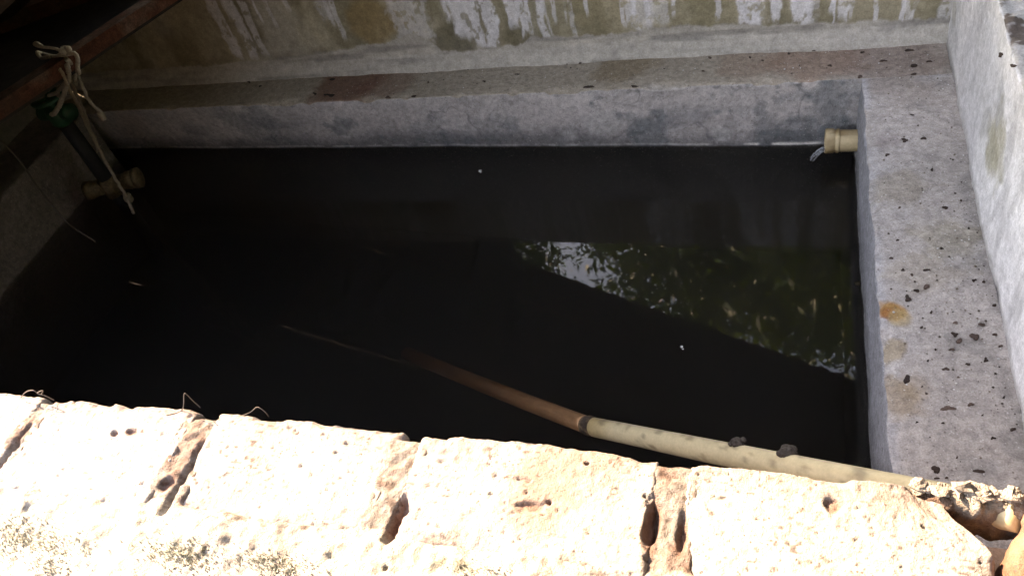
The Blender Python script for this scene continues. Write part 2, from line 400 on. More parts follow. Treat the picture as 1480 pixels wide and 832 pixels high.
def col_right_ledge(V, N):
    X, Y, Z = V.T
    top = N[:, 2] > .5
    c = full(len(V), (.445, .40, .375))*(.78+.42*fbm(X, Y, Z, 4.5, 5, 101))[:, None]
    c = mixc(c, (.26, .20, .16), .45*sm(-.35, -.02, Y)*sm(.35, .6, fbm(X, Y, Z, 5, 3, 102)))
    c = mixc(c, (.45, .43, .43), .55*sm(.55, .7, fbm(X, Y, Z, 3, 4, 103)))
    c = mixc(c, (.22, .21, .20), .5*sm(.58, .72, fbm(X, Y, Z, 8, 4, 104))*sm(.1, .3, X))
    c = mixc(c, (.47, .46, .48), .7*np.exp(-((X-.012)/.02)**2)*sm(.35, .55, fbm(X, Y, Z, 6, 2, 105)))
    for px, py, r, cc, a in ((1290, 449, .055, (.42, .21, .07), .95), (1283, 452, .04, (.30, .11, .04), .8), (1297, 460, .05, (.48, .34, .17), .6), (1300, 575, .10, (.34, .25, .17), .7), (1287, 505, .06, (.36, .27, .17), .7),
                             (1320, 560, .07, (.32, .23, .15), .4), (1300, 270, .13, (.30, .25, .19), .5), (1375, 345, .14, (.34, .29, .21), .5), (1330, 395, .12, (.40, .34, .28), .5), (1280, 205, .07, (.31, .26, .25), .5)):
        c = np.where(top[:, None], mixc(c, cc, a*spot(V, onz(px, py, LH), r, int(px)+py, .8, 14)), c)
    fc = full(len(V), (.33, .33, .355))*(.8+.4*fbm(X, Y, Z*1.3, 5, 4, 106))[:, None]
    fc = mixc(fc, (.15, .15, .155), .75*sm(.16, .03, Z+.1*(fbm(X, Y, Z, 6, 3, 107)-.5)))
    fc = mixc(fc, (.5, .49, .46), .5*np.exp(-((Z-.012)/.006)**2)*sm(.4, .6, fbm(X, Y, 0*Z, 14, 2, 108)))
    fc = mixc(fc, (.05, .045, .04), sm(.004, -.03, Z))
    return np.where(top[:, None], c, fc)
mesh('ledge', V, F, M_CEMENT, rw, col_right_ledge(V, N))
def disp_ru(V, N):
    d = .03*(fbm(V[:, 0], V[:, 1], V[:, 2], 2.2, 3, 111)-.5)+.012*(fbm(V[:, 0], V[:, 1], V[:, 2], 8, 3, 112)-.5)+.004*(fbm(V[:, 0], V[:, 1], V[:, 2], 45, 2, 113)-.5)
    tp = (N[:, 2] > .4)*.05*(fbm(V[:, 0], V[:, 1], V[:, 2], 12, 4, 114)-.5)
    return V+N*(d+tp)[:, None]
P = dense_profile([(WR+.31, GZ, 4), (WR+.31, TOP, 50), (WR, TOP, 110), (WR, LH-.03, 4), (WR, GZ, 3)])
ys = np.linspace(-3.4, WB-.003, 700)
V, F, N = extrude(P, 'y', ys, disp_ru)
def col_right_upper(V, N):
    X, Y, Z = V.T
    c = full(len(V), (.66, .65, .67))*(.84+.3*fbm(X, Y, Z, 3.2, 5, 121))[:, None]
    c = mixc(c, (.80, .79, .80), .8*sm(.45, .62, fbm(X, Y*1.0, Z*.8, 2.6, 4, 122)+.14*sm(-.6, -1.4, Y)))
    c = mixc(c, (.42, .41, .42), .5*sm(.56, .7, fbm(X, Y*2.5, Z*.8, 4, 4, 123)))
    for px, py, r, cc, a in ((1443, 205, .13, (.42, .39, .30), .8), (1436, 225, .10, (.38, .35, .27), .7), (1425, 178, .10, (.42, .41, .40), .6), (1378, 20, .07, (.40, .36, .30), .5), (1450, 150, .08, (.40, .40, .42), .6)):
        c = mixc(c, cc, a*spot(V, onx(px, py, WR), r, int(px), .8, 10))
    foot = sm(LH+.05, LH, Z+.03*(fbm(X, Y, Z, 25, 2, 124)-.5))
    c = mixc(c, (.36, .335, .32), .7*foot)
    tp = N[:, 2] > .4
    c = np.where(tp[:, None], mixc(full(len(V), (.42, .40, .39)), (.11, .085, .075), sm(.5, .62, fbm(X, Y, Z, 16, 4, 125))), c)
    return c
mesh('upper_wall', V, F, M_PLASTER, rw, col_right_upper(V, N))

# --- left wall
lw = thing('tank_wall', (-5.2, -1.2, GZ), 'dark shaded left wall of the tank with a low ledge under the rusty beams', 'wall')
P = dense_profile([(XL, GZ, 4), (XL, -.1, 30), (XL, LH, 30), (XL-.4, LH, 4), (XL-.4, GZ, 4)])
ys = np.linspace(FY+.002, -.002, 300)
V, F, N = extrude(P, 'y', ys, lambda V, N: V+N*(rough_z(V, .03)*1.5)[:, None])
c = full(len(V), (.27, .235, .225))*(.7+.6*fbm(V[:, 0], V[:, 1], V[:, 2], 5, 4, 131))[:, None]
mesh('ledge', V, F, M_CEMENT, lw, c)
P = dense_profile([(XL-.396, GZ, 4), (XL-.396, LH, 40), (XL-.396, .99, 8), (XL-.72, .96, 4), (XL-.72, GZ, 4)])
ys = np.linspace(-3.3, WB-.003, 200)
V, F, N = extrude(P, 'y', ys, lambda V, N: V+N*(rough_z(V, .03))[:, None])
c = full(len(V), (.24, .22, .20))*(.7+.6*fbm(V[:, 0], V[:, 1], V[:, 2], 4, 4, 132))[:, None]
mesh('upper_wall', V, F, M_PLASTER, lw, c)

# --- front wall: bricks in lime mortar
fw = thing('brick_wall', (-2.4, -2.9, GZ), 'low sunlit brick wall along the front with crumbling whitish lime mortar', 'wall')
BY0, BY1 = -2.893, FY           # near and far arris of the brick course
BX = [(-5.55, -4.72), (-4.64, -3.98), (-3.90, -3.28), (-3.22, -2.61), (-2.585, -2.01), (-1.93, -1.325), (-1.265, -.625), (-.555, .085)]
def block(x0, x1, y0, y1, z0, z1, step, r):
    """rounded block as a grid wrapped over the top and four sides"""
    nx = max(3, int((x1-x0)/step)); ny = max(3, int((y1-y0)/step)); nz = max(2, int((z1-z0)/step/2))
    ax = np.concatenate([np.full(nz, x0), np.linspace(x0, x1, nx), np.full(nz, x1)])
    ay = np.concatenate([np.full(nz, y0), np.linspace(y0, y1, ny), np.full(nz, y1)])
    dx = np.concatenate([np.linspace(z1-z0, (z1-z0)/nz, nz), np.zeros(nx), np.linspace((z1-z0)/nz, z1-z0, nz)])
    dy = np.concatenate([np.linspace(z1-z0, (z1-z0)/nz, nz), np.zeros(ny), np.linspace((z1-z0)/nz, z1-z0, nz)])
    X, Y = np.meshgrid(ax, ay, indexing='ij'); D = np.maximum(*np.meshgrid(dx, dy, indexing='ij'))
    V = np.stack([X, Y, z1-D], -1).reshape(-1, 3)
    C = V.copy(); lo = np.array([x0+r, y0+r, -1e9]); hi = np.array([x1-r, y1-r, z1-r])
    C = np.minimum(np.maximum(V, lo), hi); d = V-C; L = np.linalg.norm(d, axis=1)
    N = np.where((L > 1e-9)[:, None], d/np.maximum(L, 1e-9)[:, None], np.array([0, 0, 1.0]))
    V = np.where((L > r)[:, None], C+N*r, V)
    n1, n2 = X.shape; idx = np.arange(n1*n2).reshape(n1, n2)
    F = np.stack([idx[:-1, :-1], idx[1:, :-1], idx[1:, 1:], idx[:-1, 1:]], -1).reshape(-1, 4).tolist()
    return V, F, N
def brick_disp(V, N, s, ends):
    x, y, z = V.T; x0, x1 = ends
    big = .030*(fbm(x, y, z, 2.4, 2, 141+s)-.5)+.012*(fbm(x, y, z, 10, 3, 142+s)-.5)+.007*(fbm(x, y, z, 45, 3, 143+s)-.5)+.003*(fbm(x, y, z, 110, 2, 140+s)-.5)
    stri = .0012*np.sin(y*260+14*fbm(x, y, z, 4, 3, 144))*sm(.52, .64, fbm(x, y, z, 3.2, 3, 145+s))
    hole = -.007*sm(.80, .88, vnoise(x*34, y*60, z*34, 146+s))*sm(.5, .62, fbm(x, y, z, 6, 2, 147+s))-.006*sm(.80, .9, vnoise(x*70, y*110, z*70, 139+s))
    # arrises knocked back in places
    e = np.minimum(np.minimum(x-x0, x1-x), np.minimum(y-BY0, BY1-y))
    chip = -.022*np.exp(-np.maximum(e, 0)/.022)*sm(.50, .68, fbm(x, y, 0*z, 9, 4, 148+s))
    V = V+N*(big+stri+hole)[:, None]; V[:, 2] += chip
    # the far arris wanders a little
    V[:, 1] += .02*(fbm(x, 0*y, 0*z, 4, 3, 149+s)-.5)*sm(BY0, BY1, y)
    return V
SLOTS = [(575, 745, .020, .075, .10), (941, 757, .020, .075, .08), (240, 697, .022, .028, .05), (1205, 727, .02, .02, .03), (765, 730, .03, .012, .03), (190, 623, .02, .012, .03), (165, 625, .012, .01, .03), (985, 770, .012, .06, .05)]
def slots(V):
    for px, py, rx, ry, dep in SLOTS:
        p = onz(px, py, TOP)
        d = ((V[:, 0]-p[0])/rx)**2+((V[:, 1]-p[1])/ry)**2
        d = d*(1+2.6*(fbm(V[:, 0], V[:, 1], 0*V[:, 0], 26, 4, 151)-.5))
        V[:, 2] -= dep*.45*(1-sm(.1, 1.3, d))*(V[:, 2] > TOP-.12)
    return V
def brick_col(V, N, s, tint):
    x, y, z = V.T
    red = full(len(V), (.215, .16, .142))*(.8+.4*fbm(x, y, z, 7, 4, 161+s))[:, None]
    lime = full(len(V), (.285, .268, .265))*(.85+.3*fbm(x, y, z, 5, 3, 162+s))[:, None]
    m = sm(.30, .55, fbm(x, y, z, 3.4, 4, 163+s)+tint)
    m = m*(1-.25*sm(.50, .70, fbm(x, y, z, 15, 4, 164+s)))
    # weaker light along the far arris, painted as a pinker strip
    dim_strip = sm(BY1-.10, BY1-.02, y+.05*(fbm(x, y, z, 8, 3, 165+s)-.5))
    m = m*(1-.45*dim_strip)
    c = red*(1-m[:, None])+lime*m[:, None]
    c = mixc(c, (.28, .25, .225), .5*sm(.54, .70, fbm(x, y, z, 2.6, 3, 166+s)))
    for px, py, rx, ry, dep in SLOTS:
        p = onz(px, py, TOP); d = ((x-p[0])/rx)**2+((y-p[1])/ry)**2+1.6*(fbm(x, y, z, 22, 3, 177)-.5)
        c = mixc(c, (.17, .095, .075), .8*(1-sm(.4, 1.5, d)))
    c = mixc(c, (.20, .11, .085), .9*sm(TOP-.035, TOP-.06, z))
    c = mixc(c, (.06, .045, .042), .8*sm(.74, .86, vnoise(x*78, y*125, z*78, 167+s))*sm(.44, .58, fbm(x, y, z, 5, 3, 168+s)))
    c = mixc(c, (.07, .055, .05), .7*sm(.76, .88, vnoise(x*110+y*20, y*130, z*85, 169+s))*sm(.42, .56, fbm(x, y, z, 4, 3, 170+s)))
    c = mixc(c, (.20, .155, .14), .2*sm(.50, .74, fbm(x*.7, y*2.4, z, 16, 3, 173+s))*sm(.46, .6, fbm(x, y, z, 2.6, 2, 174+s)))
    return c
parts, cols = [], []; off = 0
for i, (a, b) in enumerate(BX):
    st = .0042 if i >= 3 else .008
    V, F, N = block(a, b, BY0, BY1, TOP-.24, TOP, st, .011)
    V = slots(brick_disp(V, N, i*13, (a, b)))
    if i == len(BX)-1:            # broken end of the last brick
        k = sm(-.14, .085, V[:, 0]); q = sm(-.16, 0, V[:, 1]-BY1); V[:, 2] -= k*(.03*fbm(V[:, 0], V[:, 1], V[:, 2], 9, 4, 171)+.02*q); V[:, 0] += k*(-.07*q+.05*(fbm(0*V[:, 0], V[:, 1], V[:, 2], 11, 4, 172)-.5))
    parts.append((V, F)); cols.append(brick_col(V, N, i*13, [.02, -.02, .1, .08, .14, -.01, .05, .16][i]))
V, F = join(parts)
mesh('brick_course', V, F, M_BRICK, fw, np.vstack(cols))
# mortar: the joints between the bricks, the bed beneath and the rendered strip on the near side
st = .0055
gx = np.arange(-5.6, -.02, st); gy = np.arange(-3.36, FY-.006, st)
X, Y = np.meshgrid(gx, gy, indexing='ij'); x, y = X.ravel(), Y.ravel()
inb = np.zeros(len(x))
for a, b in BX: inb = np.maximum(inb, sm(a+.026, a+.06, x)*sm(b-.026, b-.06, x))
inb = inb*sm(BY0+.012, BY0+.045, y)
strip = sm(BY0+.06, BY0-.05, y)
z = TOP-.006+.026*(fbm(x, y, 0*x, 12, 4, 181)-.5)+.022*(fbm(x, y, 0*x, 45, 3, 182)-.5)
z = z+strip*(.022+.085*(fbm(x, y, 0*x, 2.6, 4, 183)-.5)+.03*(fbm(x, y, 0*x, 9, 3, 184)-.5))
z = z-.10*inb*(1-strip)
z = z-.05*sm(FY-.03, FY, y)*(fbm(x, y, 0*x, 14, 3, 185)+.3)
for jx, w in ((-2.597, .008), (-1.945, .007)):       # open cracks beside the bricks
    z = z-.034*np.exp(-((x-jx-.045*(fbm(0*x, y, 0*x, 8, 4, 186)-.5))/(w*(.4+1.2*fbm(0*x, y, 0*x, 18, 2, 188))))**2)*(y > BY0-.02)*sm(.3, .6, fbm(0*x, y, 0*x, 11, 3, 187))
fall = sm(-3.28, -3.40, y); z = z-.1*fall
V = slots(np.stack([x, y, z], 1)); n1, n2 = X.shape; idx = np.arange(n1*n2).reshape(n1, n2)
F = np.stack([idx[:-1, :-1], idx[1:, :-1], idx[1:, 1:], idx[:-1, 1:]], -1).reshape(-1, 4).tolist()
# skirts close the mortar to a solid body
b0 = len(V); ring = np.concatenate([idx[:, 0], idx[-1, 1:], idx[-2::-1, -1], idx[0, -2:0:-1]])
low = V[ring].copy(); low[:, 2] = TOP-.26; V = np.vstack([V, low]); R = len(ring)
for k in range(R): F.append((ring[(k+1) % R], ring[k], b0+k, b0+(k+1) % R))
F.append(tuple(b0+k for k in range(R)))
xx, yy, zz = V.T
c = full(len(V), (.31, .29, .275))*(.74+.4*fbm(xx, yy, zz, 9, 4, 191))[:, None]
c = mixc(c, (.205, .185, .175), .85*(yy > BY0+.02))
c = mixc(c, (.10, .07, .06), .8*sm(.56, .68, fbm(xx, yy, zz, 42, 3, 192))*(yy > BY0-.01))
c = mixc(c, (.19, .12, .10), .6*sm(.52, .64, fbm(xx, yy, zz, 13, 3, 189))*(yy > BY0+.01))
c = mixc(c, (.40, .38, .34), .8*sm(.4, .6, fbm(xx, yy, zz, 2.4, 3, 193))*(yy < BY0+.03))
c = mixc(c, (.20, .20, .12), .55*sm(.55, .70, fbm(xx, yy, zz, 3.4, 4, 194))*(yy < BY0-.02))
for px, py, rx, ry, dep in SLOTS:
    p = onz(px, py, TOP); d = ((xx-p[0])/rx)**2+((yy-p[1])/ry)**2+1.6*(fbm(xx, yy, zz, 22, 3, 177)-.5)
    c = mixc(c, (.17, .095, .075), .8*(1-sm(.4, 1.5, d)))
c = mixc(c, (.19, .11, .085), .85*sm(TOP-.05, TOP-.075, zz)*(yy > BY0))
mesh('mortar', V, F, M_MORTAR, fw, c)
# body of the wall under the top course
V, F, N = extrude(dense_profile([(FY-.012, GZ, 4), (FY-.012, TOP-.255, 4), (-3.39, TOP-.255, 4), (-3.39, GZ, 4)], 0), 'x', np.linspace(-5.6, .62, 60))
mesh('wall_body', V, F, M_BRICK, fw, full(len(V), (.36, .22, .17)))
# crumbs of mortar lying along the far edge, at the right
def lump(p, r, s, sq=.75, n=7, m=5, f=1.6, k=.7):
    V, F = [], []
    for i in range(m+1):
        th = math.pi*i/m
        for j in range(n):
            ph = 2*math.pi*j/n; V.append((math.sin(th)*math.cos(ph), math.sin(th)*math.sin(ph), math.cos(th)*sq))
    V = np.array(V); d = 1+k*(fbm(V[:, 0], V[:, 1], V[:, 2], f, 3, s)-.5)*2*.6; V = V*d[:, None]*np.asarray(r)+np.asarray(p)
    for i in range(m):
        for j in range(n): F.append((i*n+j, (i+1)*n+j, (i+1)*n+(j+1) % n, i*n+(j+1) % n))
    return V, F
rib = dense_profile([(FY-.05, TOP-.16, 8), (FY-.035, TOP-.035, 10), (FY+.008, TOP-.035, 8), (FY+.02, TOP-.16, 8)], 4)
V, F, N = extrude(rib, 'x', np.linspace(-.06, .64, 150), lambda V, N: V+N*(.05*(fbm(V[:, 0], V[:, 1], V[:, 2], 14, 4, 196)-.5)+.02*(fbm(V[:, 0], V[:, 1], V[:, 2], 50, 3, 197)-.5))[:, None])
c = mixc(full(len(V), (.30, .26, .225))*(.6+.7*fbm(V[:, 0], V[:, 1], V[:, 2], 24, 4, 198))[:, None], (.14, .09, .07), sm(.5, .62, fbm(V[:, 0], V[:, 1], V[:, 2], 16, 3, 199)))
mesh('mortar_rib', V, F, M_MORTAR, fw, c)
parts = []
for k in range(300):
    u = random.random()
    px = random.choice((random.gauss(1412, 9), random.gauss(1468, 12), random.gauss(1345, 10), 1325+155*u, 1395+85*u))
    p = onz(px, 697+(px-1335)*.10+random.gauss(0, 4), TOP-.005)
    p[1] = min(max(p[1], FY-.04), FY+.010)
    r = (.0025+.016*random.random()**4)*np.array([random.uniform(.7, 1.4), random.uniform(.7, 1.3), random.uniform(.5, .9)])
    parts.append(lump((p[0], p[1], TOP-.034+r[2]*.6+random.random()**2*.018), r, k, n=7, m=5, f=2.4, k=1.7))
V, F = join(parts)
c = full(len(V), (.34, .30, .27))*(.5+.9*fbm(V[:, 0], V[:, 1], V[:, 2], 40, 2, 195))[:, None]
mesh('mortar_crumbs', V, F, M_MORTAR, fw, c, smooth=False)
# moss in the hollows of the near strip
parts = []
for px, py, ra, rb, cnt in ((30, 775, .10, .05, 500), (90, 790, .10, .03, 260), (265, 806, .09, .035, 520), (400, 822, .12, .03, 420), (80, 825, .08, .03, 200), (700, 830, .08, .02, 120)):
    p = onz(px, py, TOP)
    for _ in range(cnt):
        qx = p[0]+random.gauss(0, ra*.55); qy = p[1]+random.gauss(0, rb*.6)
        i = int((qx-gx[0])/st); j = int((qy-gy[0])/st)
        if not (0 <= i < n1 and 0 <= j < n2) : continue
        qz = z[idx[i, j]]; h = .003+.006*random.random(); r = .0024
        tx, ty = random.gauss(0, .006), random.gauss(0, .006)
        parts.append((np.array([(qx-r, qy-r, qz-.004), (qx+r, qy-r, qz-.004), (qx, qy+r, qz-.004), (qx+tx, qy+ty, qz+h)]), [(0, 2, 1), (0, 1, 3), (1, 2, 3), (2, 0, 3)]))
V, F = join(parts)
tag(mesh('moss', V, F, M_MOSS, smooth=False, base=(-2, -3, TOP)), 'grey green moss tufts growing in the hollows of the front wall mortar', 'moss', kind='stuff')

# loose brick at the right corner
V, F, N = block(.108, .80, -2.93, -2.60, TOP-.30, TOP+.01, .005, .03)
V = V+N*(.05*(fbm(V[:, 0], V[:, 1], V[:, 2], 5, 3, 201)-.5)+.035*(fbm(V[:, 0], V[:, 1], V[:, 2], 14, 4, 206)-.5)+.012*(fbm(V[:, 0], V[:, 1], V[:, 2], 30, 3, 202)-.5))[:, None]
V[:, 0] += sm(.5, .11, V[:, 0])*(.06*sm(-2.76, -2.61, V[:, 1])+.03*(fbm(0*V[:, 0], V[:, 1], V[:, 2], 10, 4, 205)-.5))
c = full(len(V), (.165, .08, .055))*(.75+.5*fbm(V[:, 0], V[:, 1], V[:, 2], 10, 4, 203))[:, None]
c = mixc(c, (.20, .135, .10), .6*sm(.55, .75, fbm(V[:, 0], V[:, 1], V[:, 2], 6, 3, 204)))
tag(mesh('brick', V, F, M_BRICK, None, c, base=(.4, -2.76, TOP-.3)), 'orange brick in the lower right corner across the notch from the front wall', 'brick')

# ------------------------------------------------------------------ long plastic pipe through the notch into the water
PA = np.array([.17, -2.60, TOP-.06]); PW = np.array([-1.075, -1.845, 0.0])
dirp = (PW-PA)/np.linalg.norm(PW-PA); PB = PW+dirp*1.9
pr = .040
pp = thing('plastic_pipe', PW, 'long cream plastic pipe leaning over the front wall into the dark water', 'pipe')
def pipe_seg(name, a, b, r, colf, n=90):
    path = [a+(b-a)*t for t in np.linspace(0, 1, n)]
    V, F = tube(path, r, 28); return mesh(name, V, F, M_PIPE, pp, colf(V))
def c_up(V):
    s = (V-PW)@(-dirp)
    c = full(len(V), (.57, .46, .285))*(.85+.3*fbm(V[:, 0], V[:, 1], V[:, 2], 4, 4, 211))[:, None]
    c = mixc(c, (.40, .27, .12), .85*sm(.26, .03, s+.10*(fbm(V[:, 0], V[:, 1], V[:, 2], 10, 3, 212)-.5)))
    c = mixc(c, (.24, .17, .10), .7*sm(.6, .78, fbm(V[:, 0], V[:, 1], V[:, 2], 26, 4, 217)))
    c = mixc(c, (.10, .075, .05), .5*sm(.72, .8, vnoise(V[:, 0]*30, V[:, 1]*30, V[:, 2]*30, 213))*sm(.62, .66, fbm(V[:, 0], V[:, 1], V[:, 2], 4, 2, 214)))
    return c
def c_dn(V):
    return full(len(V), (.58, .29, .145))*(.7+.6*fbm(V[:, 0], V[:, 1], V[:, 2], 9, 4, 215))[:, None]
pipe_seg('dry_section', PA, PW-dirp*.028, pr, c_up); pipe_seg('sunken_section', PW+dirp*.028, PB, pr, c_dn)
V, F = tube([PW-dirp*.034, PW-dirp*.012, PW+dirp*.01, PW+dirp*.034], [pr+.001, pr+.004, pr+.004, pr+.001], 28)
V = V+.006*(fbm(V[:, 0], V[:, 1], V[:, 2], 40, 2, 216)-.5)[:, None]
mesh('scum_ring', V, F, M_BIT, pp, mixc(full(len(V), (.26, .16, .09)), (.06, .04, .03), sm(.42, .58, fbm(V[:, 0], V[:, 1], V[:, 2], 30, 3, 218))))['label'] = 'dark dirty ring where the pipe enters the water'
def on_pipe(px, py):
    """topmost pipe point nearest to a measured spot"""
    d = ray(px, py); best = min(np.linspace(0, 1.6, 400), key=lambda s: np.linalg.norm(np.cross((PW-dirp*s)-CAM, d)/np.linalg.norm(d)))
    q = PW-dirp*best; t = ((q-CAM)@d)/(d@d); w = CAM+d*t-q
    w = w/max(np.linalg.norm(w), 1e-6) if np.linalg.norm(w) > .01 else np.array([0, 0, 1.0])
    w = w*.8+np.array([0, 0, .6]); w -= dirp*(w@dirp); w /= np.linalg.norm(w)
    return q+w*(pr+.004)
M_CLUMP = grit_mat('wet_clump', (.05, .032, .025), 160, .5, .8, rough=.3, spec=.5)
for px, py, lb in ((1071, 640, 'dark wet clump on top of the cream pipe, farther from the right ledge'), (1141, 660, 'larger dark wet clump on the cream pipe, nearest the right ledge')):
    p = on_pipe(px, py); r = .021 if px < 1100 else .025
    V, F = join([lump(p, r, px, .7, 14, 10, 2.2, .9), lump(p+np.array([.018, .012, .004]), r*.5, px+3, .8, 10, 8), lump(p+np.array([-.02, -.004, -.002]), r*.45, px+5, .8, 10, 8)])
    tag(mesh('clump', V, F, M_CLUMP, None, None, base=p), lb, 'clump', 'dark clumps on the cream pipe')

# ------------------------------------------------------------------ spout with its trickle
sp = onx(1238, 203, 0.0)
ws = thing('water_spout', sp, 'short cream pipe spout sticking out of the right inner face above the water', 'spout')
def lathe_x(prof, c, n=32):
    V, F = [], []
    for dx, r in prof:
        for k in range(n):
            a = 2*math.pi*k/n; V.append((c[0]+dx, c[1]+r*math.cos(a), c[2]+r*math.sin(a)))
    for i in range(len(prof)-1):
        for k in range(n): F.append((i*n+k, i*n+(k+1) % n, (i+1)*n+(k+1) % n, (i+1)*n+k))
    return np.array(V), F
def spcol(V):
    c = full(len(V), (.56, .42, .25))*(.8+.4*fbm(V[:, 0], V[:, 1], V[:, 2], 12, 4, 221))[:, None]
    c = mixc(c, (.22, .13, .05), .8*sm(.46, .64, fbm(V[:, 0], V[:, 1], V[:, 2], 16, 3, 222)))
    c = mixc(c, (.70, .62, .48), .5*sm(.5, .65, fbm(V[:, 0], V[:, 1], V[:, 2], 9, 3, 223)))
    return c
V, F = lathe_x([(.03, .054), (-.075, .055), (-.085, .052)], sp); mesh('stub', V, F, M_PIPE, ws, spcol(V))
V, F = lathe_x([(-.078, .050), (-.080, .058), (-.084, .061), (-.094, .061), (-.098, .057), (-.104, .057), (-.108, .062), (-.142, .063), (-.148, .060), (-.148, .047), (-.12, .045), (-.05, .045), (-.05, .0)], sp)
mesh('socket', V, F, M_PIPE, ws, spcol(V))
jet = []
for k in range(5):
    y0 = sp[1]+random.gauss(0, .010); vx = .050+.045*random.random(); dz0 = -.047
    path = [(sp[0]-.140-vx*t, y0+.003*math.sin(5*t+2*k), sp[2]+dz0-.012*t-.075*t*t) for t in np.linspace(0, 1, 24)]
    path = [p for p in path if p[2] > .001]
    jet.append(tube(path, [.0056*(1-.5*i/len(path))*(.8+.3*math.sin(i*.9+k)**2) for i in range(len(path))], 8))
for k in range(12):
    t = .3+.7*random.random(); p = (sp[0]-.15-.06*t+random.gauss(0, .006), sp[1]+random.gauss(0, .010), max(.003, sp[2]-.05-.075*t*t+random.gauss(0, .005)))
    jet.append(lump(p, .0018+.0018*random.random(), k, 1.1, 8, 6))
V, F = join(jet)
tag(mesh('water_trickle', V, F, M_JET, base=sp), 'thin clear trickle of water falling from the cream spout', 'water')
# small peg in the right inner face
pg = onx(1241, 418, 0.0)
V, F = tube([pg+np.array([.02, 0, 0]), pg+np.array([-.012, 0, 0]), pg+np.array([-.02, 0, -.004])], [.012, .012, .007], 10)
tag(mesh('peg', V, F, M_CREAM, base=pg), 'small cream peg stuck in the right inner face beside the water', 'peg')
# floating specks
for px, py, r, lb in ((694, 247, .010, 'tiny white speck floating on the water near the back wall'), (985, 501, .007, 'tiny pale speck floating in the middle of the dark water')):
    p = onz(px, py, .001); V, F = join([lump(p, r, px, .35), lump(p+np.array([.008, -.012, 0]), r*.6, px+1, .35)])
    tag(mesh('floating_speck', V, F, M_TABW, base=p), lb, 'speck')

# ------------------------------------------------------------------ rusty beams over the left end
def rustcol(V):
    c = full(len(V), (.13, .05, .036))*(.6+.8*fbm(V[:, 0], V[:, 1], V[:, 2], 8, 4, 231))[:, None]
    c = mixc(c, (.10, .06, .05), .8*sm(.5, .66, fbm(V[:, 0], V[:, 1], V[:, 2], 4, 4, 232)))
    c = mixc(c, (.24, .20, .18), .5*sm(.58, .7, fbm(V[:, 0], V[:, 1], V[:, 2], 6, 4, 233))); return c
def beam(pa, pb, w, h, label, extend=(2.2, 3.0)):
    """channel lying on the walls, web upwards and flanges down"""
    d = pb-pa; d[2] = 0; d /= np.linalg.norm(d); s = np.array([d[1], -d[0], 0])
    a = pa-d*extend[0]; b = pb+d*extend[1]; t = .022
    root = thing('steel_beam', (pa+pb)/2-np.array([0, 0, h]), label, 'beam', 'rusty beams across the tank')
    def bar(name, o0, o1, z0, z1):
        V, F = [], []; n = 120
        for i in range(n):
            q = a+(b-a)*i/(n-1)
            for o, z in ((o0, z0), ((o0+o1)/2, z0), (o1, z0), (o1, (z0+z1)/2), (o1, z1), ((o0+o1)/2, z1), (o0, z1), (o0, (z0+z1)/2)): V.append(q+s*o+np.array([0, 0, z]))
        for i in range(n-1):
            for k in range(8): F.append((i*8+k, i*8+(k+1) % 8, (i+1)*8+(k+1) % 8, (i+1)*8+k))
        F.append(tuple(range(8))); F.append(tuple((n-1)*8+k for k in range(8))[::-1])
        V = np.array(V); V = V+.006*(fbm(V[:, 0], V[:, 1], V[:, 2], 20, 3, 234)-.5)[:, None]
        mesh(name, V, F, M_RUST, root, rustcol(V), smooth=False)
    bar('web', -w/2, w/2, -t, 0); bar('flange', -w/2, -w/2+t, -h, -t-.001); bar('flange', w/2-t, w/2, -h, -t-.001)
    return root, d, s
BZ = TOP+.13
b2a, b2b = onz(5, 137, BZ), onz(205, 5, BZ)
_, bd, bs = beam(b2a, b2b,   .085, .075, 'rusty steel beam with knotted strings tied round it')
b1a, b1b = onz(0, 16, BZ+.02), onz(120, -28, BZ+.02)
beam(b1a, b1b, .20, .09, 'wider rusty steel beam at the upper left corner, without strings')

sa, sb = b2a-bd*1.0, b2a+bd*1.75
poly = [(sa[0], sa[1]), (sb[0], sb[1]), (-5.15, sb[1]), (-5.15, sa[1])]  # outline of a board added to keep light off the left end
V = np.array([(x, y, z) for z in (TOP+.022, TOP+.05) for x, y in poly]); k = 4
F = [(0, 3, 2, 1), (4, 5, 6, 7)]+[(q, (q+1) % 4, 4+(q+1) % 4, 4+q) for q in range(4)]
tag(mesh('shade_board', V, F, M_ROOF, smooth=False, base=(-4.6, -.5, TOP)), 'dark board added under the rusty beams to shade the left end of the tank', 'board')
# ------------------------------------------------------------------ riser pipe with green valve, cream fitting
rp = onz(176, 290, 0.0); rx, ry = rp[0], rp[1]
rs = thing('riser_pipe', (rx, ry, -.9), 'black upright pipe with a green valve standing in the dark left corner', 'pipe')
V, F = tube([(rx, ry, -.9), (rx, ry, .3), (rx, ry, .66)], .045, 20); mesh('pipe', V, F, M_BLACKPIPE, rs)
va, vf = tube([(rx, ry, .62), (rx, ry, .64), (rx, ry, .72), (rx, ry, .74)], [.05, .066, .066, .05], 16)
vb, vg = tube([(rx-.11, ry, .70), (rx-.07, ry, .70), (rx+.07, ry, .70), (rx+.11, ry, .70)], [.05, .045, .045, .05], 16)
vc, vh = tube([(rx, ry, .70), (rx, ry, .80)], .022, 10)
V, F = join([(va, vf), (vb, vg), (vc, vh)]); vo = mesh('valve', V, F, M_GREEN, rs)
wheel = [tube([(rx+.085*math.cos(a), ry+.085*math.sin(a), .80) for a in np.linspace(0, 2*math.pi, 25)], .014, 8, False)]
for a in (0, 2.1, 4.2): wheel.append(tube([(rx, ry, .80), (rx+.085*math.cos(a), ry+.085*math.sin(a), .80)], .010, 6))
V, F = join(wheel); mesh('handwheel', V, F, M_GREEN, vo)
ft = onz(152, 246, .16)
